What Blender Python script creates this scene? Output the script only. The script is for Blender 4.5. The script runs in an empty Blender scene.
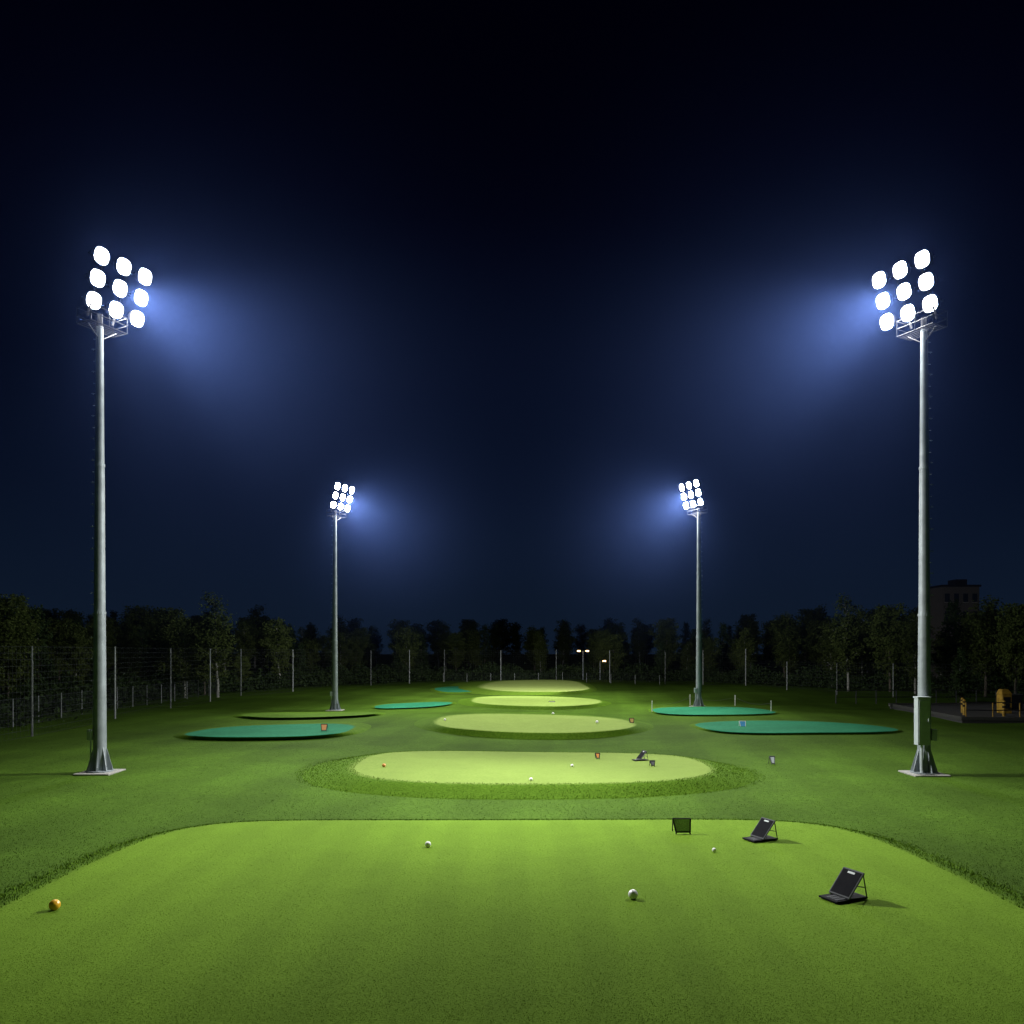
import bpy, math, random
import numpy as np
from mathutils import Vector
random.seed(7); np.random.seed(7)
R=np.random.RandomState(11)
sc=bpy.context.scene
sc.view_settings.view_transform='Standard'
try: sc.view_settings.look='None'
except Exception: pass
sc.view_settings.exposure=0; sc.view_settings.gamma=1
F=796.0; HC=4.0; HY=652.0
def W(px,py,hh=0.0):
    z=F*(HC-hh)/(py-HY); return ((px-512)*z/F, z)

# ---------------------------------------------------------------- materials
def mat(name,col,rough=0.7,metal=0.0,emit=None,es=0,var=0.15,scale=6,bump=0.0,spec=0.5):
    m=bpy.data.materials.new(name); m.use_nodes=True
    nt=m.node_tree; b=nt.nodes['Principled BSDF']
    b.inputs['Roughness'].default_value=rough; b.inputs['Metallic'].default_value=metal
    b.inputs['Specular IOR Level'].default_value=spec
    tc=nt.nodes.new('ShaderNodeTexCoord'); no=nt.nodes.new('ShaderNodeTexNoise')
    no.inputs['Scale'].default_value=scale; no.inputs['Detail'].default_value=5
    nt.links.new(tc.outputs['Object'],no.inputs['Vector'])
    r=nt.nodes.new('ShaderNodeValToRGB')
    r.color_ramp.elements[0].position=0.3; r.color_ramp.elements[1].position=0.7
    r.color_ramp.elements[0].color=[c*(1-var) for c in col]+[1]
    r.color_ramp.elements[1].color=[min(1,c*(1+var)) for c in col]+[1]
    nt.links.new(no.outputs['Fac'],r.inputs['Fac']); nt.links.new(r.outputs['Color'],b.inputs['Base Color'])
    if bump>0:
        bp=nt.nodes.new('ShaderNodeBump'); bp.inputs['Strength'].default_value=bump; bp.inputs['Distance'].default_value=0.02
        nt.links.new(no.outputs['Fac'],bp.inputs['Height']); nt.links.new(bp.outputs['Normal'],b.inputs['Normal'])
    if emit:
        b.inputs['Emission Color'].default_value=list(emit)+[1]; b.inputs['Emission Strength'].default_value=es
    return m

def grass_mat(name,cA,cB,rim=None,fine=14.0,stripe=0.0,sdir=0.0,swid=2.0,patch=(0.75,1.2),bump=0.5,thr=0.35):
    m=bpy.data.materials.new(name); m.use_nodes=True; nt=m.node_tree; N=nt.nodes; L=nt.links
    b=N['Principled BSDF']; b.inputs['Roughness'].default_value=0.9
    b.inputs['Specular IOR Level'].default_value=0.05
    tc=N.new('ShaderNodeTexCoord')
    def noise(s,d=3,vec=None):
        n=N.new('ShaderNodeTexNoise'); n.inputs['Scale'].default_value=s; n.inputs['Detail'].default_value=d
        L.new(vec or tc.outputs['Object'],n.inputs['Vector']); return n.outputs['Fac']
    mp=N.new('ShaderNodeMapping'); mp.inputs['Scale'].default_value=(0.6,1.3,1); L.new(tc.outputs['Object'],mp.inputs['Vector'])
    f=noise(fine,6,mp.outputs['Vector'])
    def ramp(fac,a,c,p0=0.32,p1=0.68):
        r=N.new('ShaderNodeValToRGB'); r.color_ramp.elements[0].position=p0; r.color_ramp.elements[1].position=p1
        r.color_ramp.elements[0].color=list(a)+[1]; r.color_ramp.elements[1].color=list(c)+[1]
        L.new(fac,r.inputs['Fac']); return r.outputs['Color']
    col=ramp(f,cA,cB)
    if rim:
        col2=ramp(f,rim[0],rim[1])
        at=N.new('ShaderNodeAttribute'); at.attribute_name='rim'
        nn=noise(9,4)
        ma=N.new('ShaderNodeMath'); ma.operation='MULTIPLY_ADD'; L.new(nn,ma.inputs[0]); ma.inputs[1].default_value=0.18; L.new(at.outputs['Fac'],ma.inputs[2])
        mr=N.new('ShaderNodeMapRange'); mr.inputs['From Min'].default_value=thr+0.04; mr.inputs['From Max'].default_value=thr+0.16
        L.new(ma.outputs[0],mr.inputs['Value'])
        mx=N.new('ShaderNodeMix'); mx.data_type='RGBA'; L.new(mr.outputs[0],mx.inputs['Factor']); L.new(col,mx.inputs[6]); L.new(col2,mx.inputs[7]); col=mx.outputs[2]
    p=noise(0.25,5); pr=N.new('ShaderNodeMapRange'); pr.inputs['From Min'].default_value=0.3; pr.inputs['From Max'].default_value=0.7
    pr.inputs['To Min'].default_value=patch[0]; pr.inputs['To Max'].default_value=patch[1]; L.new(p,pr.inputs['Value'])
    val=pr.outputs[0]
    p2=noise(1.7,6); pr2=N.new('ShaderNodeMapRange'); pr2.inputs['From Min'].default_value=0.3; pr2.inputs['From Max'].default_value=0.7
    pr2.inputs['To Min'].default_value=0.95; pr2.inputs['To Max'].default_value=1.05; L.new(p2,pr2.inputs['Value'])
    mm=N.new('ShaderNodeMath'); mm.operation='MULTIPLY'; L.new(val,mm.inputs[0]); L.new(pr2.outputs[0],mm.inputs[1]); val=mm.outputs[0]
    if stripe>0:
        mp2=N.new('ShaderNodeMapping'); mp2.inputs['Rotation'].default_value=(0,0,sdir); L.new(tc.outputs['Object'],mp2.inputs['Vector'])
        wv=N.new('ShaderNodeTexWave'); wv.inputs['Scale'].default_value=0.314/swid; wv.inputs['Distortion'].default_value=0.6; wv.inputs['Detail'].default_value=2
        L.new(mp2.outputs['Vector'],wv.inputs['Vector'])
        sr=N.new('ShaderNodeMapRange'); sr.inputs['From Min'].default_value=0.35; sr.inputs['From Max'].default_value=0.65
        sr.inputs['To Min'].default_value=1-stripe; sr.inputs['To Max'].default_value=1+stripe; L.new(wv.outputs['Fac'],sr.inputs['Value'])
        mm=N.new('ShaderNodeMath'); mm.operation='MULTIPLY'; L.new(val,mm.inputs[0]); L.new(sr.outputs[0],mm.inputs[1]); val=mm.outputs[0]
    vm=N.new('ShaderNodeVectorMath'); vm.operation='SCALE'; L.new(col,vm.inputs[0]); L.new(val,vm.inputs['Scale'])
    L.new(vm.outputs[0],b.inputs['Base Color'])
    bp=N.new('ShaderNodeBump'); bp.inputs['Strength'].default_value=bump; bp.inputs['Distance'].default_value=0.03
    L.new(f,bp.inputs['Height']); L.new(bp.outputs['Normal'],b.inputs['Normal'])
    return m

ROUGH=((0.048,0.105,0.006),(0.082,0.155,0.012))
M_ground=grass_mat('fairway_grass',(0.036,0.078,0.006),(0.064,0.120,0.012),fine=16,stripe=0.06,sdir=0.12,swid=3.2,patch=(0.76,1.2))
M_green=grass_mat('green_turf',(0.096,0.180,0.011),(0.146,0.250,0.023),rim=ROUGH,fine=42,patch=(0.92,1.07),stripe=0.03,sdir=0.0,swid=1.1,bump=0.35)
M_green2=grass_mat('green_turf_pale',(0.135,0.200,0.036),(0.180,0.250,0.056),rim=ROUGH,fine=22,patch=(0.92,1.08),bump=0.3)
M_green4=grass_mat('green_turf_mid_lit',(0.19,0.275,0.055),(0.25,0.335,0.08),rim=ROUGH,fine=14,patch=(0.92,1.08),bump=0.3)  # brighter copy of the pale turf; colour makes up for weak light
M_green5=grass_mat('green_turf_far_lit',(0.30,0.40,0.10),(0.37,0.46,0.13),rim=((0.07,0.14,0.01),(0.11,0.19,0.02)),fine=12,patch=(0.92,1.08),bump=0.3)  # farthest green: turf and rim lightened in place of lamp light
M_green3=grass_mat('green_turf_dark',(0.060,0.12,0.014),(0.095,0.175,0.022),rim=ROUGH,fine=10)
M_teal=grass_mat('synthetic_turf_teal',(0.020,0.155,0.075),(0.034,0.205,0.105),rim=ROUGH,fine=10,patch=(0.85,1.15))
M_blade=grass_mat('grass_blade_rough',(0.066,0.138,0.008),(0.112,0.20,0.016),fine=20,bump=0)
M_bladel=grass_mat('grass_blade_lawn',(0.041,0.088,0.006),(0.078,0.14,0.014),fine=20,bump=0)
M_blade2=grass_mat('grass_blade_green',(0.106,0.20,0.012),(0.17,0.28,0.026),fine=20,bump=0,patch=(0.92,1.07))
M_steel=mat('galvanised_steel',(0.24,0.27,0.29),rough=0.55,metal=0.3,scale=3,var=0.2)
M_dark=mat('dark_metal',(0.02,0.02,0.024),rough=0.6,metal=0.0,spec=0.2)
M_black=mat('black_plastic',(0.010,0.010,0.012),rough=0.75,spec=0.08)
M_screen=mat('black_screen',(0.013,0.013,0.016),rough=0.8,spec=0.03)
M_greyp=mat('grey_plastic',(0.07,0.073,0.08),rough=0.7,spec=0.2)
M_conc=mat('concrete',(0.27,0.26,0.24),rough=0.9,scale=12,bump=0.4)
M_kerb=mat('kerb_concrete',(0.055,0.055,0.05),rough=0.9,scale=12,bump=0.4)
M_white=mat('white_plastic',(0.8,0.8,0.78),rough=0.35,var=0.03)
M_yball=mat('yellow_plastic',(0.8,0.42,0.02),rough=0.35,var=0.05)
M_oball=mat('orange_plastic',(0.55,0.22,0.05),rough=0.4,var=0.05)
M_blue=mat('blue_plastic',(0.05,0.3,0.6),rough=0.4)
M_yellow=mat('yellow_paint',(0.42,0.25,0.03),rough=0.5,var=0.25)
M_cab=mat('cabinet_grey_paint',(0.36,0.40,0.41),rough=0.5,var=0.1)
M_asph=mat('asphalt',(0.05,0.05,0.05),rough=0.9,scale=30,var=0.3,bump=0.5)
M_lens=mat('lamp_glass_lit',(0.9,0.9,0.9),emit=(0.95,0.98,1.0),es=170)
M_warm=mat('lamp_glass_warm',(0.9,0.8,0.6),emit=(1.0,0.62,0.25),es=7)
M_bark=mat('bark',(0.10,0.085,0.065),rough=0.95,scale=8,var=0.4)
M_birch=mat('birch_bark',(0.30,0.30,0.27),rough=0.9,scale=5,var=0.5)
M_net=mat('net_wire',(0.03,0.034,0.038),rough=0.9,spec=0.1)
M_post=mat('fence_post_paint',(0.30,0.32,0.32),rough=0.6)
M_wall=mat('building_render',(0.10,0.09,0.085),rough=0.9)
M_glass=mat('dark_window_glass',(0.02,0.025,0.03),rough=0.1)
def leaf_mat(name,a,b_):
    m=bpy.data.materials.new(name); m.use_nodes=True; nt=m.node_tree; N=nt.nodes; L=nt.links
    for n in list(N):
        if n.type!='OUTPUT_MATERIAL': N.remove(n)
    out=[n for n in N if n.type=='OUTPUT_MATERIAL'][0]
    tc=N.new('ShaderNodeTexCoord'); no=N.new('ShaderNodeTexNoise'); no.inputs['Scale'].default_value=1.2; no.inputs['Detail'].default_value=3
    L.new(tc.outputs['Object'],no.inputs['Vector'])
    r=N.new('ShaderNodeValToRGB'); r.color_ramp.elements[0].position=0.35; r.color_ramp.elements[1].position=0.65
    r.color_ramp.elements[0].color=list(a)+[1]; r.color_ramp.elements[1].color=list(b_)+[1]
    L.new(no.outputs['Fac'],r.inputs['Fac'])
    d=N.new('ShaderNodeBsdfDiffuse'); t=N.new('ShaderNodeBsdfTranslucent'); mx=N.new('ShaderNodeMixShader'); mx.inputs[0].default_value=0.3
    L.new(r.outputs['Color'],d.inputs['Color']); L.new(r.outputs['Color'],t.inputs['Color'])
    L.new(d.outputs[0],mx.inputs[1]); L.new(t.outputs[0],mx.inputs[2]); L.new(mx.outputs[0],out.inputs['Surface'])
    return m
M_leafA=leaf_mat('leaves_birch',(0.05,0.07,0.02),(0.11,0.145,0.04))
M_leafB=leaf_mat('needles_spruce',(0.026,0.045,0.018),(0.055,0.085,0.032))

# ---------------------------------------------------------------- mesh builder
class MB:
    def __init__(s): s.v=[]; s.f=[]
    def add(s,vs,fs):
        o=len(s.v); s.v+= [tuple(v) for v in vs]; s.f+=[tuple(i+o for i in f) for f in fs]
    def tube(s,a,b,r0,r1,n=8,caps=True):
        a=Vector(a); b=Vector(b); d=(b-a).normalized()
        u=d.orthogonal().normalized(); w=d.cross(u)
        vs=[]
        for p,r in ((a,r0),(b,r1)):
            for i in range(n):
                t=2*math.pi*i/n; vs.append(p+u*math.cos(t)*r+w*math.sin(t)*r)
        fs=[(i,(i+1)%n,n+(i+1)%n,n+i) for i in range(n)]
        if caps: fs+=[tuple(range(n-1,-1,-1)),tuple(range(n,2*n))]
        s.add(vs,fs)
    def box(s,c,e,ax=None):
        c=Vector(c)
        X,Y,Z=ax if ax else (Vector((1,0,0)),Vector((0,1,0)),Vector((0,0,1)))
        vs=[c+X*(sx*e[0]/2)+Y*(sy*e[1]/2)+Z*(sz*e[2]/2) for sx in(-1,1) for sy in(-1,1) for sz in(-1,1)]
        s.add(vs,[(0,1,3,2),(4,6,7,5),(0,4,5,1),(2,3,7,6),(0,2,6,4),(1,5,7,3)])
    def obj(s,name,mats,parent=None,smooth=False,bevel=0.0):
        me=bpy.data.meshes.new(name); me.from_pydata(s.v,[],s.f); me.update()
        if not isinstance(mats,(list,tuple)): mats=[mats]
        for m in mats: me.materials.append(m)
        o=bpy.data.objects.new(name,me); sc.collection.objects.link(o)
        if parent: o.parent=parent
        if smooth:
            me.polygons.foreach_set('use_smooth',[True]*len(me.polygons))
            me.set_sharp_from_angle(angle=math.radians(40))
        if bevel>0:
            md=o.modifiers.new('bevel','BEVEL'); md.width=bevel; md.segments=2; md.limit_method='ANGLE'
        return o
def empty(name,loc=(0,0,0)):
    e=bpy.data.objects.new(name,None); e.location=loc; e.empty_display_size=0.3; sc.collection.objects.link(e); return e

# ---------------------------------------------------------------- terrain
def gh(x,y):
    k=np.clip((y-15)/20,0,1)
    side=np.clip((np.abs(x)-9)/8,0,1)
    near=np.clip((30-y)/12,0,1)
    return k*(0.10*np.sin(x*0.17+1.1)*np.sin(y*0.13+0.4)+0.07*np.sin(x*0.31-y*0.07)+0.05*np.sin(y*0.33+x*0.11)) \
        +near*side*0.06*np.sin(x*0.6+y*0.35)
def grid_axis(vals):
    out=[]
    for a,b,n in vals: out+=list(np.linspace(a,b,n,endpoint=False))
    return np.array(out+[vals[-1][1]])
xs=grid_axis([(-900,-120,10),(-120,-40,20),(-40,40,130),(40,120,20),(120,900,10)])
ys=grid_axis([(-60,0,10),(0,110,170),(110,200,20),(200,1500,14)])
X,Y=np.meshgrid(xs,ys); Z=gh(X,Y)
nx,ny=len(xs),len(ys)
vs=np.stack([X.ravel(),Y.ravel(),Z.ravel()],1)
i=np.arange(nx*ny).reshape(ny,nx)
fs=np.stack([i[:-1,:-1].ravel(),i[:-1,1:].ravel(),i[1:,1:].ravel(),i[1:,:-1].ravel()],1)
me=bpy.data.meshes.new('ground'); me.from_pydata(vs.tolist(),[],fs.tolist()); me.materials.append(M_ground)
me.polygons.foreach_set('use_smooth',[True]*len(me.polygons)); me.update()
g=bpy.data.objects.new('ground',me); sc.collection.objects.link(g)

# ---------------------------------------------------------------- greens
def sup(cx,cy,rx,ry,n,t):
    c,s_=math.cos(t),math.sin(t)
    k=(abs(c)**n+abs(s_)**n)**(-1.0/n)
    return cx+rx*k*c, cy+ry*k*s_
def green(name,mat_,inner,outer,H,seed=0,wob=0.03):
    rr=random.Random(seed); ph=[rr.uniform(0,6.28) for _ in range(4)]
    SEG=160; NI=14; NO=9
    V=[];A=[]
    for ring in range(NI+NO+1):
        for k in range(SEG):
            t=2*math.pi*k/SEG
            w=1+wob*(math.sin(2*t+ph[0])*0.5+math.sin(3*t+ph[1])*0.35+math.sin(5*t+ph[2])*0.15)
            ix,iy=sup(*inner,t); ix=inner[0]+(ix-inner[0])*w; iy=inner[1]+(iy-inner[1])*w
            ox,oy=sup(*outer,t); ox=outer[0]+(ox-outer[0])*w; oy=outer[1]+(oy-outer[1])*w
            if ring<=NI:
                q=ring/NI; x=inner[0]+(ix-inner[0])*q; y=inner[1]+(iy-inner[1])*q; hz=H; a=0 if ring<NI else 0.3
            else:
                q=(ring-NI)/NO; x=ix+(ox-ix)*q; y=iy+(oy-iy)*q
                hz=H*(1-(q*q*(3-2*q)))-0.03*q**3; a=0.3+0.7*q
                if q>0.97: hz=-0.12
            V.append((x,y,float(gh(x,y))+hz)); A.append(a)
    Fc=[]
    for ring in range(1,NI+NO):
        for k in range(SEG):
            a=ring*SEG+k; b=ring*SEG+(k+1)%SEG
            Fc.append((a,a+SEG,b+SEG,b))
    ci=len(V); V.append((inner[0],inner[1],float(gh(inner[0],inner[1]))+H)); A.append(0)
    for k in range(SEG): Fc.append((ci,SEG+k,SEG+(k+1)%SEG))
    me=bpy.data.meshes.new(name); me.from_pydata(V,[],Fc); me.materials.append(mat_)
    at=me.attributes.new('rim','FLOAT','POINT'); at.data.foreach_set('value',A)
    me.polygons.foreach_set('use_smooth',[True]*len(me.polygons)); me.update()
    o=bpy.data.objects.new(name,me); sc.collection.objects.link(o)
    return o
def px_green(x0,x1,y0,y1,hh,n):
    za=F*(HC-hh)/(y1-HY); zb=F*(HC-hh)/(y0-HY); cz=(za+zb)/2; rz=(zb-za)/2
    zm=F*(HC-hh)/(((y0+y1)/2)-HY)
    return ((x0+x1)/2-512)*zm/F, cz,(x1-x0)/2*zm/F, rz, n
G=[]
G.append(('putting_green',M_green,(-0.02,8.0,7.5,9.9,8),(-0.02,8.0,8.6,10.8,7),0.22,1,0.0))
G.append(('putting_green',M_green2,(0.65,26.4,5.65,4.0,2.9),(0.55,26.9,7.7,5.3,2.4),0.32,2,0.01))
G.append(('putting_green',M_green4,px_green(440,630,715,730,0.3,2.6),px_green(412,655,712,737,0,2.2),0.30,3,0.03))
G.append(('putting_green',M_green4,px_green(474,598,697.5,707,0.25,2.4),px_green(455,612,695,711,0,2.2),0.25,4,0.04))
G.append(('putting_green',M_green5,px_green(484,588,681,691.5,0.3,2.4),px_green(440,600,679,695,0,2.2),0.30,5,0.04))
G.append(('practice_mat_green',M_teal,px_green(192,350,725,738,0.18,2.6),px_green(176,374,722,741,0,2.3),0.18,6,0.05))
G.append(('putting_green',M_green3,px_green(245,372,710.5,717,0.15,2.4),px_green(232,384,708,719,0,2.2),0.15,7,0.05))
G.append(('practice_mat_green',M_teal,px_green(376,450,702.5,707,0.1,2.4),px_green(370,457,701.5,708,0,2.2),0.10,8,0.05))
G.append(('practice_mat_green',M_teal,px_green(702,886,721.5,736,0.1,2.6),px_green(694,894,720,738,0,2.3),0.10,9,0.04))
G.append(('practice_mat_green',M_teal,px_green(654,770,707.5,714.5,0.1,2.6),px_green(648,777,706.5,716,0,2.3),0.10,10,0.04))
G.append(('practice_mat_green',M_teal,px_green(436,482,685.5,691.5,0.1,2.2),px_green(430,488,684,693,0,2.2),0.10,12,0.04))
for a in G: green(*a)

# ---------------------------------------------------------------- grass blades (one object per mass)
def blades(name,P,h0,h1,w,m):
    n=len(P); ang=R.uniform(0,2*np.pi,n); hh=R.uniform(h0,h1,n); le=R.uniform(-0.5,0.5,(n,2))*hh[:,None]
    dx=np.cos(ang)*w/2; dy=np.sin(ang)*w/2
    v=np.zeros((n,3,3)); v[:,0]=P; v[:,1]=P; v[:,2]=P
    v[:,0,0]-=dx; v[:,0,1]-=dy; v[:,1,0]+=dx; v[:,1,1]+=dy
    v[:,0,2]-=0.01; v[:,1,2]-=0.01
    v[:,2,0]+=le[:,0]; v[:,2,1]+=le[:,1]; v[:,2,2]+=hh
    me=bpy.data.meshes.new(name); me.vertices.add(n*3); me.vertices.foreach_set('co',v.ravel())
    me.loops.add(n*3); me.loops.foreach_set('vertex_index',np.arange(n*3,dtype=np.int32))
    me.polygons.add(n); me.polygons.foreach_set('loop_start',np.arange(0,n*3,3,dtype=np.int32)); me.polygons.foreach_set('loop_total',np.full(n,3,dtype=np.int32))
    me.materials.append(m); me.update(); me.validate()
    o=bpy.data.objects.new(name,me); sc.collection.objects.link(o); return o
def lev(cx,cy,rx,ry,n,x,y): return (np.abs((x-cx)/rx)**n+np.abs((y-cy)/ry)**n)**(1/n)
def surf(x,y):
    z=gh(x,y); ins=np.zeros_like(x,bool); rim=np.zeros_like(x,bool)
    for gg in G[:3]+[G[5]]:
        inn,out,H=gg[2],gg[3],gg[4]
        li=lev(*inn,x,y); lo=lev(*out,x,y)
        a=li<=1; b=(~a)&(lo<1)
        q=np.clip((li-1)/np.maximum((li-1)+(1-lo)*1.0,1e-4),0,1)
        z=z+np.where(a,H,np.where(b,H*(1-q*q*(3-2*q)),0)); ins|=a; rim|=b
    return z,ins,rim
def scatter(n,ymin,ymax):
    y=1/R.uniform(1/ymax,1/ymin,n); x=R.uniform(-0.72,0.72,n)*y
    return x,y
x,y=scatter(200000,9,36)
z,ins,rim=surf(x,y)
k=(~ins)&(~rim); blades('lawn_grass',np.stack([x,y,z],1)[k],0.012,0.028,0.015,M_bladel)
x,y=scatter(190000,7.6,18); z,ins,rim=surf(x,y)
k=ins; blades('green_grass',np.stack([x,y,z],1)[k],0.005,0.014,0.009,M_blade2)
def rimpts(inner,outer,n):
    t=R.uniform(0,2*np.pi,n); q=R.uniform(0.02,1.0,n); P=[]
    for a,b in zip(t,q):
        ix,iy=sup(*inner,a); ox,oy=sup(*outer,a); P.append((ix+(ox-ix)*b,iy+(oy-iy)*b,b))
    return np.array(P)
for gi,n in ((0,40000),(1,16000)):
    inn,out,H=G[gi][2],G[gi][3],G[gi][4]
    P=rimpts(inn,out,n); q=P[:,2]; P[:,2]=gh(P[:,0],P[:,1])+H*(1-q*q*(3-2*q))
    P=P[P[:,1]>8]
    blades('rough_grass',P,0.015,0.04,0.02,M_blade)

# ---------------------------------------------------------------- floodlight towers
LAMPS=[]
def tower(bx,by,sx,pw_beam,pw_wide,aim1,aim2,ladder_side,cabinet,zs=1.0,bsz=80):
    e=empty('floodlight_tower',(bx,by,float(gh(bx,by)))); e.scale=(1,1,zs)
    b=MB(); Hs=[0.05,5.2,10.0,14.5]; rs=[0.205,0.165,0.13,0.10]
    for k in range(3): b.tube((0,0,Hs[k]),(0,0,Hs[k+1]),rs[k],rs[k+1]+0.005,16)
    b.obj('pole',M_steel,e,smooth=True)
    b=MB()
    for k in (1,2): b.tube((0,0,Hs[k]-0.04),(0,0,Hs[k]+0.04),rs[k]+0.022,rs[k]+0.02,16)
    b.tube((0,0,0.05),(0,0,0.09),0.42,0.42,16)
    for k in range(8):
        a=2*math.pi*k/8+0.2; d=Vector((math.cos(a),math.sin(a),0)); w=Vector((-d.y,d.x,0))*0.012
        p=[d*0.19+Vector((0,0,0.09)),d*0.40+Vector((0,0,0.09)),d*0.38+Vector((0,0,0.18)),d*0.19+Vector((0,0,0.85))]
        b.add([q+w for q in p]+[q-w for q in p],[(0,1,2,3),(7,6,5,4),(0,4,5,1),(1,5,6,2),(2,6,7,3),(3,7,4,0)])
        b.tube(d*0.34+Vector((0.03,0,0.08)),d*0.34+Vector((0.03,0,0.2)),0.02,0.02,6)
    b.obj('base_flange',M_steel,e)
    b=MB(); b.box((0,0,0.0),(1.15,1.15,0.10)); b.obj('footing_slab',M_conc,e,bevel=0.02)
    b=MB()
    h=2.6;kk=0
    while h<14.2:
        r=0.205-0.105*h/14.5; s=ladder_side
        b.tube((s*r*0.8,-0.05*(1 if kk%2 else -1),h),(s*(r+0.13),-0.05*(1 if kk%2 else -1),h),0.011,0.011,5)
        if kk%2: b.tube((s*(r+0.13),0.05,h),(s*(r+0.13),0.05,h+0.05),0.011,0.011,5)
        h+=0.36;kk+=1
    b.tube((ladder_side*0.235,0.03,1.2),(ladder_side*0.125,0.03,14.4),0.018,0.018,6)
    b.obj('climbing_pegs',M_steel,e)
    b=MB()
    if cabinet:
        b.box((-0.22,-0.31,1.75),(0.40,0.26,1.5)); b.box((-0.22,-0.31,2.53),(0.44,0.30,0.05))
        b.box((-0.22,-0.445,1.75),(0.34,0.012,1.38)); b.box((-0.09,-0.46,1.8),(0.02,0.02,0.12))
        b.box((0.25,-0.12,1.3),(0.16,0.16,0.36))
        b.tube((-0.22,-0.28,0.98),(-0.22,-0.28,0.05),0.04,0.04,8)
    else:
        b.box((-0.25,-0.1,1.25),(0.17,0.18,0.34)); b.box((-0.25,-0.195,1.25),(0.12,0.01,0.26)); b.tube((-0.25,-0.1,1.1),(-0.25,-0.1,0.05),0.025,0.025,6)
    b.obj('electrical_cabinet',M_cab,e,bevel=0.01)
    u=Vector((0.457*sx,0.89,0)); nh=Vector((0.89*sx,-0.457,0)); tl=math.radians(16)
    n=(nh*math.cos(tl)+Vector((0,0,-math.sin(tl)))).normalized(); v=(nh*math.sin(tl)+Vector((0,0,math.cos(tl)))).normalized()
    C=Vector((0.42*sx,0.42,15.95))
    b=MB()
    b.tube((0,0,14.4),(0,0,14.9),0.10,0.09,10)
    for s in (-0.45,0.45):
        a=Vector((0,0,14.7))+u*s; b.tube(a,C+u*s+v*0.9-n*0.34,0.04,0.04,6)
    for r in (-1,0,1):
        a=C+v*(0.70*r)-n*0.34; b.tube(a-u*1.0,a+u*1.0,0.035,0.035,6)
    b.obj('lamp_frame',M_dark,e)
    b=MB(); PC=Vector((0,0.0,14.42))+nh*0.12
    def P(a,c,z): return PC+u*a+nh*c+Vector((0,0,z))
    for q in np.linspace(-0.3,0.3,6): b.tube(P(-0.65,q,0),P(0.65,q,0),0.010,0.010,4)
    for a,c in ((-0.65,-0.35),(-0.65,0.35),(0.65,-0.35),(0.65,0.35),(0,-0.35),(0,0.35)):
        b.tube(P(a,c,0),P(a,c,0.5),0.013,0.013,5)
    for z in (0,0.25,0.5):
        b.tube(P(-0.65,-0.35,z),P(0.65,-0.35,z),0.014,0.014,5); b.tube(P(-0.65,0.35,z),P(0.65,0.35,z),0.014,0.014,5)
        b.tube(P(-0.65,-0.35,z),P(-0.65,0.35,z),0.014,0.014,5); b.tube(P(0.65,-0.35,z),P(0.65,0.35,z),0.014,0.014,5)
    for s in (-1,1): b.tube(P(0.5*s,0,0),Vector((0,0,14.05)),0.022,0.022,5)
    b.obj('service_platform',M_dark,e)
    hb=MB(); lb=MB()
    for r in (-1,0,1):
        for c in (-1,0,1):
            o=C+v*(-0.70*r)+u*(0.80*c)
            def ring(rad,dd,nn=20,pw=2.8):
                out=[]
                for k in range(nn):
                    t=2*math.pi*k/nn; kk_=(abs(math.cos(t))**pw+abs(math.sin(t))**pw)**(-1/pw)
                    out.append(o+u*(rad*kk_*math.cos(t))+v*(rad*kk_*math.sin(t))+n*dd)
                return out
            A0=ring(0.10,-0.3);A1=ring(0.2,-0.22);A2=ring(0.27,0.02);A3=ring(0.27,0.06);A4=ring(0.25,0.06);A5=ring(0.245,0.03)
            nn=20; vs_=A0+A1+A2+A3+A4+A5; f_=[tuple(range(nn-1,-1,-1))]
            for q in range(5):
                for k in range(nn): f_.append((q*nn+k,q*nn+(k+1)%nn,(q+1)*nn+(k+1)%nn,(q+1)*nn+k))
            hb.add(vs_,f_)
            B=ring(0.243,0.035)+ring(0.18,0.07)+ring(0.05,0.085)
            ff=[tuple((nn*2+k) for k in range(nn))]
            for q in range(2):
                for k in range(nn): ff.append((q*nn+k,q*nn+(k+1)%nn,(q+1)*nn+(k+1)%nn,(q+1)*nn+k))
            lb.add(B,ff)
            hb.tube(o-n*0.3,o-n*0.36,0.05,0.05,6)
    hb.obj('lamp_housing',M_dark,e,smooth=True)
    lb.obj('lamp_lens',M_lens,e,smooth=True)
    for nm,pw,sz,aim,rad in (('narrow_beam',pw_beam,bsz,aim1,0.25),('wide_beam',pw_wide,155,aim2,0.25)):
        ld=bpy.data.lights.new(nm,'SPOT'); ld.energy=pw; ld.spot_size=math.radians(sz); ld.spot_blend=1.0
        ld.shadow_soft_size=rad; ld.color=(0.97,0.98,0.95)
        lo=bpy.data.objects.new(nm,ld); sc.collection.objects.link(lo); lo.parent=e
        loc=C+n*0.35; lo.location=loc
        wl=Vector((loc.x,loc.y,loc.z*zs))+Vector((bx,by,0))
        d=Vector(aim)-wl
        lo.rotation_euler=d.to_track_quat('-Z','Y').to_euler()
    LAMPS.append((wl,sx))
    return e
tower(-13.4,25.9,1,31000,11500,(12,19,0.5),(1,28,0),-1,False,1.0,64)
tower(13.45,26.0,-1,31000,11500,(-12,19,0.5),(-1,28,0),1,True,1.0,64)
tower(-12.7,57.2,1,38000,20000,(7,86,0),(1,50,0),-1,False,0.965,90)
tower(13.45,57.4,-1,38000,20000,(-7,86,0),(-1,50,0),1,False,0.965,90)

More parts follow.
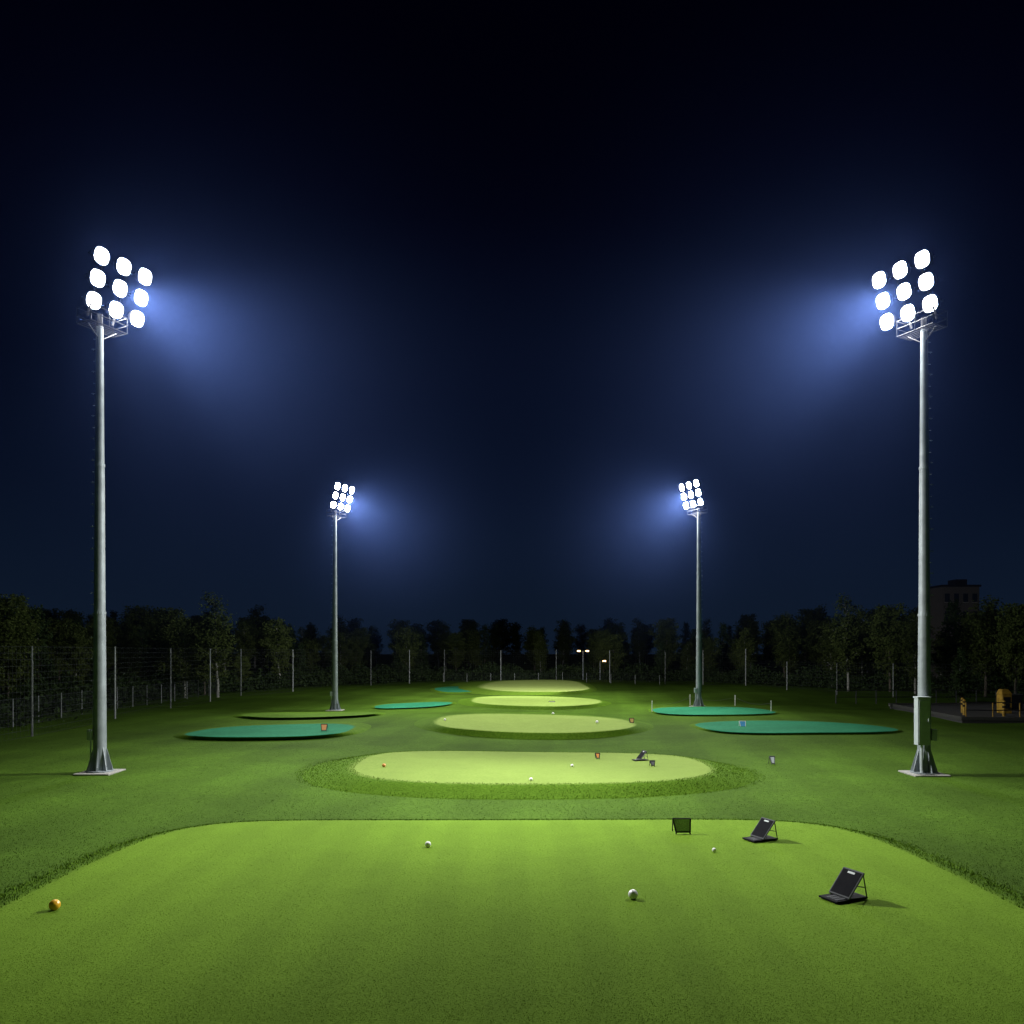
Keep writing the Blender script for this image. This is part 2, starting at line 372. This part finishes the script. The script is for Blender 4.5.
# ---------------------------------------------------------------- fences
def fence(name,pts,H,step,postr,ws,w=0.006):
    e=empty(name)
    pb=MB(); nb=MB()
    for (a,b_) in zip(pts[:-1],pts[1:]):
        a=Vector((a[0],a[1],0)); b_=Vector((b_[0],b_[1],0)); Ld=(b_-a).length; n=max(1,round(Ld/step))
        d=(b_-a)/n; dn=d.normalized()
        for k in range(n+1):
            p=a+d*k; z=float(gh(p.x,p.y)); pb.tube((p.x,p.y,z-0.1),(p.x,p.y,z+H),postr,postr*0.85,6)
        z=H
        while z>0.02:
            A=a+Vector((0,0,z)); B=b_+Vector((0,0,z))
            nb.add([A-Vector((0,0,w)),B-Vector((0,0,w)),B+Vector((0,0,w)),A+Vector((0,0,w))],[(0,1,2,3)]); z-=ws
        m=int(Ld/ws)
        for k in range(m):
            A=a+dn*(k*ws); nb.add([A-dn*w,A+dn*w,A+dn*w+Vector((0,0,H)),A-dn*w+Vector((0,0,H))],[(0,1,2,3)])
    pb.obj('fence_posts',M_post,e); nb.obj('netting',M_net,e)
fence('boundary_net_fence',[(-22.5,30),(-22.6,37.5),(-24,56),(-24.5,72),(-17,96),(-9,106),(6,108),(20,104),(27,92)],4.25,7.5,0.055,0.3)
fence('boundary_net_fence',[(27,92),(31,76),(36,64),(44,58)],3.0,8.0,0.045,0.3)
fence('chain_link_fence',[(-26,31),(-26.5,40),(-27.5,60),(-28,76)],1.5,2.5,0.03,0.15)
fence('chain_link_fence',[(-9,104.5),(19,102.5)],1.2,3,0.025,0.3)

# ---------------------------------------------------------------- trees
def tree_mesh(name,seed,H,cw,kind):
    rr=random.Random(seed); b=MB(); mats=[M_birch if kind=='birch' else M_bark, M_leafA if kind!='spruce' else M_leafB]
    segs=7; pts=[Vector((0,0,-0.2))]; lean=Vector((rr.uniform(-.04,.04),rr.uniform(-.04,.04),0))
    for k in range(1,segs+1):
        q=k/segs; pts.append(Vector((rr.uniform(-.08,.08),rr.uniform(-.08,.08),H*q*0.97))+lean*H*q)
    r0=0.015*H
    for k in range(segs): b.tube(pts[k],pts[k+1],r0*(1-k/segs*0.92),r0*(1-(k+1)/segs*0.92),7,False)
    def at(q):
        k=min(segs-1,int(q*segs)); f=q*segs-k; return pts[k].lerp(pts[k+1],f)
    L=[]
    nl=50 if kind=='spruce' else 42
    start=0.10 if kind=='spruce' else 0.2
    for k in range(nl):
        q=start+(0.97-start)*(k+rr.random()*0.8)/nl; base=at(q); a=k*2.4+rr.uniform(-.5,.5)
        if kind=='spruce': ln=cw*(1-q)**0.8*rr.uniform(0.75,1.2)+0.15; up=-0.15+0.3*q
        else:
            s=(q-start)/(1-start); ln=cw*(math.sin(math.pi*(0.14+0.8*s))**0.8)*rr.uniform(0.55,1.15); up=rr.uniform(0.35,0.9)
        d=Vector((math.cos(a),math.sin(a),up)); tip=base+d*ln
        b.tube(base,tip,0.14*r0*(1.2-q)+0.008,0.005,4,False)
        L.append((base,tip,ln))
    nt_=len(b.f)
    for base,tip,ln in L:
        ncl=max(2,int(ln*4.2))
        for c in range(ncl):
            q=0.2+0.8*(c+rr.random())/ncl; cp=base.lerp(tip,min(q,1.05))
            if kind!='spruce' and rr.random()<0.12: continue
            rad=(0.20+0.25*rr.random())*(1.15 if kind!='spruce' else 0.8)
            nn=int(17*(rad/0.3)**1.2)+5
            for _ in range(nn):
                p=cp+Vector((rr.gauss(0,1),rr.gauss(0,1),rr.gauss(0,0.7)))*rad*0.75
                if kind=='spruce': p.z-=abs(rr.gauss(0,0.12))
                s=rr.uniform(0.08,0.16)
                x1=Vector((rr.gauss(0,1),rr.gauss(0,1),rr.gauss(0,1))).normalized(); y1=x1.orthogonal().normalized()
                b.add([p-x1*s,p-y1*s*0.65,p+x1*s,p+y1*s*0.65],[(0,1,2,3)])
    me=bpy.data.meshes.new(name); me.from_pydata(b.v,[],b.f)
    for m in mats: me.materials.append(m)
    me.polygons.foreach_set('material_index',[0]*nt_+[1]*(len(b.f)-nt_)); me.update()
    return me
T=[tree_mesh('birch_mesh_a',1,9,1.5,'birch'),tree_mesh('birch_mesh_b',2,9,1.9,'birch'),tree_mesh('decid_mesh_a',3,9,2.3,'decid'),
   tree_mesh('decid_mesh_b',4,9,1.8,'decid'),tree_mesh('spruce_mesh_a',5,9,1.7,'spruce'),tree_mesh('spruce_mesh_b',6,9,2.0,'spruce')]
TN=['birch_tree','birch_tree','deciduous_tree','deciduous_tree','spruce_tree','spruce_tree']
def place(k,x,y,H,parent=None,rot=None):
    o=bpy.data.objects.new(TN[k] if not parent else 'tree',T[k]); sc.collection.objects.link(o)
    s=H/9.0; w=s*random.uniform(0.9,1.15); o.scale=(w,w,s); o.rotation_euler=(0,0,rot if rot is not None else random.uniform(0,6.28))
    o.location=(x,y,float(gh(x,y)) if abs(x)<300 else 0)
    if parent: o.parent=parent
def tp(k,px,ytop,D):
    x=(px-512)*D/F; H=HC+(HY-ytop)*D/F; place(k,x,D,H)
for k,px,yt,D in ((0,218,595,70),(3,205,632,76),(2,170,608,75),(4,40,602,58),(2,8,596,52),(1,75,624,66),(3,130,622,74),(1,185,628,70),(2,242,655,84),
                  (1,280,618,92),(4,300,640,98),(1,408,626,112),
                  (0,848,596,84),(2,890,604,82),(1,915,612,78),(4,955,596,80),(3,985,600,70),(2,1015,606,66),(1,832,622,92),(3,790,628,100),(0,745,630,108),(4,960,645,62)):
    tp(k,px,yt,D)
fo=empty('distant_forest')
for row,(d0,n,hl,hh_) in enumerate(((118,40,6.5,9.5),(135,46,8,11.5),(165,50,10,13.5),(205,60,12,16))):
    for k in range(n):
        px=-120+1264*(k+random.random())/n
        D=d0*random.uniform(0.94,1.06); x=(px-512)*D/F
        if row==0 and abs(x)<12: continue
        if abs(px-512)>330 and row==0: D*=0.85; x=(px-512)*D/F
        hgt=random.uniform(hl,hh_)
        if abs(px-512)<230: hgt*=0.82
        place(random.choice([0,1,2,2,3,3,4,5]),x,D,hgt,parent=fo)
def scrub(name,pts,n,hmax,m):
    pts=[np.array(p,float) for p in pts]
    P=np.zeros((n,3)); seg=R.randint(0,len(pts)-1,n); q=R.uniform(0,1,n)
    for i_ in range(n):
        a=pts[seg[i_]]; b_=pts[seg[i_]+1]; P[i_,:2]=a+(b_-a)*q[i_]
    P[:,:2]+=R.normal(0,1.4,(n,2))
    hm=hmax*(0.55+0.45*np.sin(P[:,0]*0.9+P[:,1]*0.37)*np.sin(P[:,0]*0.31+P[:,1]*0.8))
    P[:,2]=R.uniform(0,1,n)**0.8*hm
    d1=R.normal(0,1,(n,3)); d1/=np.linalg.norm(d1,axis=1)[:,None]; d2=np.cross(d1,R.normal(0,1,(n,3))); d2/=np.linalg.norm(d2,axis=1)[:,None]
    s=R.uniform(0.08,0.2,n)[:,None]
    v=np.stack([P-d1*s,P-d2*s*0.6,P+d1*s,P+d2*s*0.6],1)
    me=bpy.data.meshes.new(name); me.from_pydata(v.reshape(-1,3).tolist(),[],np.arange(n*4).reshape(-1,4).tolist()); me.materials.append(m)
    o=bpy.data.objects.new(name,me); sc.collection.objects.link(o)
scrub('undergrowth',[(-28,34),(-31,56),(-32,76),(-22,100),(-10,113),(8,115),(24,112),(36,90),(48,74),(60,66)],60000,2.6,M_leafB)

# ---------------------------------------------------------------- distant building
def building(cx,cy,w,d,h):
    e=empty('apartment_building',(cx,cy,0))
    b=MB(); b.box((0,0,h/2),(w,d,h)); b.obj('walls',M_wall,e)
    b=MB(); b.box((0,0,h+0.15),(w+0.4,d+0.4,0.3)); b.box((w*0.2,0,h+0.8),(w*0.3,d*0.4,1.0)); b.obj('roof',M_dark,e)
    b=MB(); f=MB()
    nf=int(h/2.7)
    for k in range(nf):
        for j in range(4):
            x=-w/2+w*(j+0.5)/4; z=1.5+k*2.7
            b.box((x,-d/2-0.012,z),(w*0.13,0.02,1.3)); f.box((x,-d/2-0.04,z-0.7),(w*0.16,0.08,0.08))
    b.obj('windows',M_glass,e); f.obj('window_sills',M_conc,e)
building((950-512)*125/F,125,5.6,6,14.0)

# ---------------------------------------------------------------- distant lit street lamps
def street_lamp(px,ytop,D,two=True):
    x=(px-512)*D/F; H=HC+(HY-ytop)*D/F
    e=empty('street_lamp',(x,D,0)); b=MB(); b.tube((0,0,0),(0,0,H),0.09,0.06,8)
    hd=MB(); ln=MB()
    for s in ((-1,1) if two else (1,)):
        b.tube((0,0,H-0.1),(s*0.5,0,H+0.1),0.035,0.03,6)
        hd.box((s*0.6,0,H+0.14),(0.5,0.3,0.1)); ln.box((s*0.6,-0.0,H-0.0),(0.42,0.25,0.18))
    b.obj('pole',M_steel,e); hd.obj('lamp_head',M_dark,e,bevel=0.02); ln.obj('lamp_glass',M_warm,e)
street_lamp(583,651,112); street_lamp(600,661,112,False)

# ---------------------------------------------------------------- balls
def ball(px,py,r,m,hh):
    x,y=W(px,py,hh)
    z=float(surf(np.array([x]),np.array([y]))[0][0])
    bpy.ops.mesh.primitive_uv_sphere_add(segments=32,ring_count=18,radius=r,location=(x,y,z+r*0.93)); o=bpy.context.object
    o.name='golf_ball'; o.data.materials.append(m); bpy.ops.object.shade_smooth()
    tx=bpy.data.textures.new('dimples','VORONOI'); tx.noise_scale=0.035
    md=o.modifiers.new('sub','SUBSURF'); md.levels=1; md.render_levels=1
    md=o.modifiers.new('dimples','DISPLACE'); md.texture=tx; md.strength=0.006; md.texture_coords='LOCAL'
for a in ((55,911,0.078,M_yball,0.2),(428,848,0.058,M_white,0.2),(633,900,0.074,M_white,0.2),(714,853,0.04,M_white,0.2),
          (384,768,0.06,M_oball,0.3),(531,781,0.05,M_white,0.3),(572,766,0.05,M_white,0.3),(597,722,0.08,M_white,0.3),(553,712,0.08,M_white,0.25),(445,722,0.06,M_white,0.3)):
    ball(*a)

# ---------------------------------------------------------------- launch monitors
def monitor(px,py,s,yaw,hh,accent=None):
    x,y=W(px,py,hh); z=float(surf(np.array([x]),np.array([y]))[0][0])
    e=empty('golf_launch_monitor',(x,y,z+0.012)); e.rotation_euler=(0,0,yaw); e.scale=(s,s,s)
    b=MB(); b.box((0,0,0.02),(0.72,0.42,0.035)); b.obj('base_plate',M_black,e,bevel=0.01)
    k=MB()
    for i_ in range(7):
        for j in range(3): k.box((-0.30+0.045*i_,-0.13+0.09*j,0.043),(0.034,0.07,0.012))
    k.obj('key_pad',M_greyp,e,bevel=0.003)
    a=Vector((-0.10,0,0.05)); t=Vector((0.26,0,0.46)); d=(t-a); L_=d.length; d.normalize(); nrm=Vector((-d.z,0,d.x))
    b=MB(); b.box((a+t)/2,(L_,0.46,0.03),(d,Vector((0,1,0)),nrm)); b.obj('display_panel',M_greyp,e,bevel=0.012)
    b=MB(); b.box((a+t)/2+nrm*0.018,(L_*0.88,0.40,0.006),(d,Vector((0,1,0)),nrm)); b.obj('screen',M_screen,e)
    b=MB(); b.box(a.lerp(t,0.86)+nrm*0.024,(0.035,0.15,0.006),(d,Vector((0,1,0)),nrm)); b.obj('label',accent or M_cab,e)
    b=MB()
    for sy in (-0.2,0.2):
        b.tube((0.25,sy,0.45),(0.34,sy,0.03),0.012,0.012,6); b.tube((0.34,sy,0.03),(-0.1,sy,0.05),0.01,0.01,6); b.tube((0.08,sy,0.25),(0.31,sy,0.2),0.009,0.009,6)
    b.tube((0.34,-0.2,0.03),(0.34,0.2,0.03),0.012,0.012,6)
    b.obj('prop_legs',M_greyp,e)
monitor(843,900,0.88,0.42,0.2)
monitor(760,841,0.85,0.42,0.2)
monitor(640,759,0.7,0.3,0.3)
def target(px,py,w,h,hh,m=M_greyp,fill=M_black,name='target_board'):
    x,y=W(px,py,hh); z=float(surf(np.array([x]),np.array([y]))[0][0])
    e=empty(name,(x,y,z)); b=MB()
    t=0.016; lean=0.10
    TL=(-w/2-0.03,lean,h);TR=(w/2+0.01,lean,h);BL=(-w/2+0.02,0,0.04);BR=(w/2-0.02,0,0.04)
    for p,q in ((TL,TR),(TR,BR),(BR,BL),(BL,TL)): b.tube(p,q,t,t,6)
    b.tube(TL,(-w/2,lean+0.18,0),t*0.7,t*0.7,6); b.tube(TR,(w/2,lean+0.18,0),t*0.7,t*0.7,6)
    b.tube(BL,(BL[0],0,0),t,t,6); b.tube(BR,(BR[0],0,0),t,t,6)
    b.obj('frame',m,e)
    b=MB(); b.add([BL,BR,TR,TL],[(0,1,2,3)]); b.obj('panel',fill,e)
M_mesh=mat('panel_mesh_green',(0.50,0.62,0.42),rough=0.8,scale=60,var=0.4)
target(683,835,0.33,0.30,0.2,M_dark,M_mesh)
target(598,757,0.12,0.20,0.3,M_dark,M_oball)
target(653,766,0.12,0.17,0.3,M_dark,M_greyp)
target(773,764,0.14,0.28,0.0,M_greyp,M_cab)
target(324,732,0.26,0.32,0.18,M_dark,M_oball)
target(743,728,0.28,0.36,0.1,M_white,M_blue)
target(632,722,0.2,0.26,0.3,M_dark,M_yellow)
target(552,703,0.4,0.3,0.3,M_dark,M_white)
e=empty('rope_barrier'); b=MB(); c=MB()
pp=[W(652,712),W(690,705),W(735,706),W(771,713)]
for (x,y) in pp:
    z=float(gh(x,y)); b.tube((x,y,z),(x,y,z+0.75),0.03,0.025,8); b.tube((x,y,z+0.75),(x,y,z+0.79),0.035,0.015,8)
for p,q in zip(pp[:-1],pp[1:]):
    for k in range(8):
        f=lambda t:(p[0]+(q[0]-p[0])*t,p[1]+(q[1]-p[1])*t,float(gh(p[0],p[1]))+0.62-0.25*math.sin(math.pi*t))
        c.tube(f(k/8),f((k+1)/8),0.008,0.008,4,False)
b.obj('marker_posts',M_white,e); c.obj('rope',M_greyp,e)

# ---------------------------------------------------------------- service yard on the right edge
yz=[(26,46),(44,44),(52,60),(27.5,58)]
b=MB()
b.add([(x,y,0.16) for x,y in yz]+[(x,y,-0.3) for x,y in yz],[(0,1,2,3),(0,4,5,1),(1,5,6,2),(2,6,7,3),(3,7,4,0)])
b.obj('service_yard',M_asph)
b=MB()
for p,q in zip(yz,yz[1:]+yz[:1]):
    p=Vector((p[0],p[1],0.16)); q=Vector((q[0],q[1],0.16)); d=(q-p); b.box((p+q)/2,(d.length+0.1,0.16,0.22),(d.normalized(),Vector((-d.y,d.x,0)).normalized(),Vector((0,0,1))))
b.obj('kerb',M_kerb,bevel=0.02)
def rail(name,x0,y0,x1,y1,H,m,mp):
    e=empty(name); b=MB(); a=MB(); p=Vector((x0,y0,0.16)); q=Vector((x1,y1,0.16)); n=max(1,int((q-p).length/1.5))
    for k in range(n+1):
        o=p.lerp(q,k/n); b.tube(o,o+Vector((0,0,H)),0.035,0.035,6)
    for z in (0.5*H,H): a.tube(p+Vector((0,0,z)),q+Vector((0,0,z)),0.03,0.03,6)
    b.obj('posts',mp,e); a.obj('rails',m,e)
rail('guard_rail',26.5,46.5,43,45.2,0.9,M_dark,M_yellow)
rail('guard_rail',24,59,51,59.5,1.0,M_dark,M_greyp)
def dispenser(x,y):
    e=empty('ball_dispenser_machine',(x,y,0.16))
    b=MB(); b.box((0,0,0.6),(0.6,0.6,1.2)); b.add([(-.33,-.33,1.2),(.33,-.33,1.2),(.33,.33,1.2),(-.33,.33,1.2),(-.2,-.1,1.5),(.2,-.1,1.5),(.2,.25,1.5),(-.2,.25,1.5)],[(4,5,6,7),(0,1,5,4),(1,2,6,5),(2,3,7,6),(3,0,4,7)])
    b.obj('body',M_yellow,e,bevel=0.02)
    b=MB(); b.box((0,-0.31,0.85),(0.42,0.02,0.35)); b.box((0,-0.37,0.35),(0.36,0.18,0.06)); b.box((0,-0.31,0.5),(0.3,0.02,0.3)); b.obj('front_panel',M_dark,e)
    b=MB(); [b.tube((sx_*0.24,sy_*0.24,0),(sx_*0.24,sy_*0.24,0.06),0.04,0.04,8) for sx_ in(-1,1) for sy_ in(-1,1)]; b.obj('feet',M_dark,e)
dispenser(30.9,50)
def bollard(x,y):
    e=empty('bollard',(x,y,0.16)); b=MB(); b.tube((0,0,0),(0,0,0.9),0.09,0.09,12); b.tube((0,0,0.9),(0,0,0.95),0.09,0.05,12); b.obj('post',M_yellow,e,smooth=True)
    b=MB(); b.tube((0,0,0.5),(0,0,0.62),0.094,0.094,12,False); b.tube((0,0,0.75),(0,0,0.84),0.094,0.094,12,False); b.obj('bands',M_black,e)
for x,y in ((27.6,48.6),(28.5,50.4),(31.9,48.0),(29.4,47.6)): bollard(x,y)
def bin_(x,y):
    e=empty('waste_container',(x,y,0.16)); b=MB(); b.box((0,0,0.5),(1.3,0.8,0.9)); b.obj('body',M_dark,e,bevel=0.03)
    b=MB(); b.box((0,0,1.0),(1.36,0.86,0.08)); b.obj('lid',M_greyp,e,bevel=0.02)
    b=MB(); [b.tube((sx_*0.5,-0.3,0.06),(sx_*0.5,-0.22,0.06),0.06,0.06,10) for sx_ in(-1,1)]; b.obj('wheels',M_black,e)
bin_(33.4,53.5)

# ---------------------------------------------------------------- mist spheres added around the lamps to shape beams and halo (scattering volumes)
def haze_mat(name,dens,col=(0.20,0.34,1.0,1),an=0.35):
    hm=bpy.data.materials.new(name); hm.use_nodes=True; nt=hm.node_tree
    for n in list(nt.nodes):
        if n.type!='OUTPUT_MATERIAL': nt.nodes.remove(n)
    out=[n for n in nt.nodes if n.type=='OUTPUT_MATERIAL'][0]
    v_=nt.nodes.new('ShaderNodeVolumeScatter'); v_.inputs['Color'].default_value=col; v_.inputs['Density'].default_value=dens; v_.inputs['Anisotropy'].default_value=an
    tc=nt.nodes.new('ShaderNodeTexCoord'); gr=nt.nodes.new('ShaderNodeTexGradient'); gr.gradient_type='QUADRATIC_SPHERE'
    nt.links.new(tc.outputs['Object'],gr.inputs['Vector'])
    mu=nt.nodes.new('ShaderNodeMath'); mu.operation='MULTIPLY'; nt.links.new(gr.outputs['Fac'],mu.inputs[0]); mu.inputs[1].default_value=dens
    nt.links.new(mu.outputs[0],v_.inputs['Density'])
    nt.links.new(v_.outputs[0],out.inputs['Volume'])
    try: hm.cycles.volume_step_rate=1.8
    except Exception as ex: print('steprate',ex)
    return hm
hmat=haze_mat('beam_glow_mist',0.0028)
for (wl,sx) in LAMPS:
    bpy.ops.mesh.primitive_uv_sphere_add(segments=32,ring_count=16,radius=1.0,location=(wl.x+sx*2.2,wl.y,wl.z-1.6)); o=bpy.context.object
    o.scale=(15,15,12.5); o.name='beam_glow_mist'; o.data.materials.append(hmat)

# ---------------------------------------------------------------- night sky
w=bpy.data.worlds.new('World'); sc.world=w; w.use_nodes=True; nt=w.node_tree; N=nt.nodes; L=nt.links
bg=N['Background']; tc=N.new('ShaderNodeTexCoord'); sp=N.new('ShaderNodeSeparateXYZ'); L.new(tc.outputs['Generated'],sp.inputs[0])
r=N.new('ShaderNodeValToRGB'); cr=r.color_ramp; cr.elements[0].position=0.0; cr.elements[0].color=(0.0045,0.0098,0.0215,1)
cr.elements[1].position=0.62; cr.elements[1].color=(0.0001,0.0001,0.0020,1)
for p_,c_ in ((0.10,(0.0032,0.0072,0.0185)),(0.19,(0.0017,0.0040,0.0125)),(0.30,(0.0007,0.0018,0.0075)),(0.48,(0.0002,0.0003,0.0030))):
    q=cr.elements.new(p_); q.color=c_+(1,)
L.new(sp.outputs['Z'],r.inputs['Fac']); L.new(r.outputs['Color'],bg.inputs['Color']); bg.inputs['Strength'].default_value=1.0

# ---------------------------------------------------------------- camera
cd=bpy.data.cameras.new('camera'); cd.lens=28; cd.sensor_width=36; cd.shift_y=(HY-512)/1024; cd.clip_end=3000
co=bpy.data.objects.new('camera',cd); co.location=(0,0,HC); co.rotation_euler=(math.pi/2,0,0); sc.collection.objects.link(co); sc.camera=co
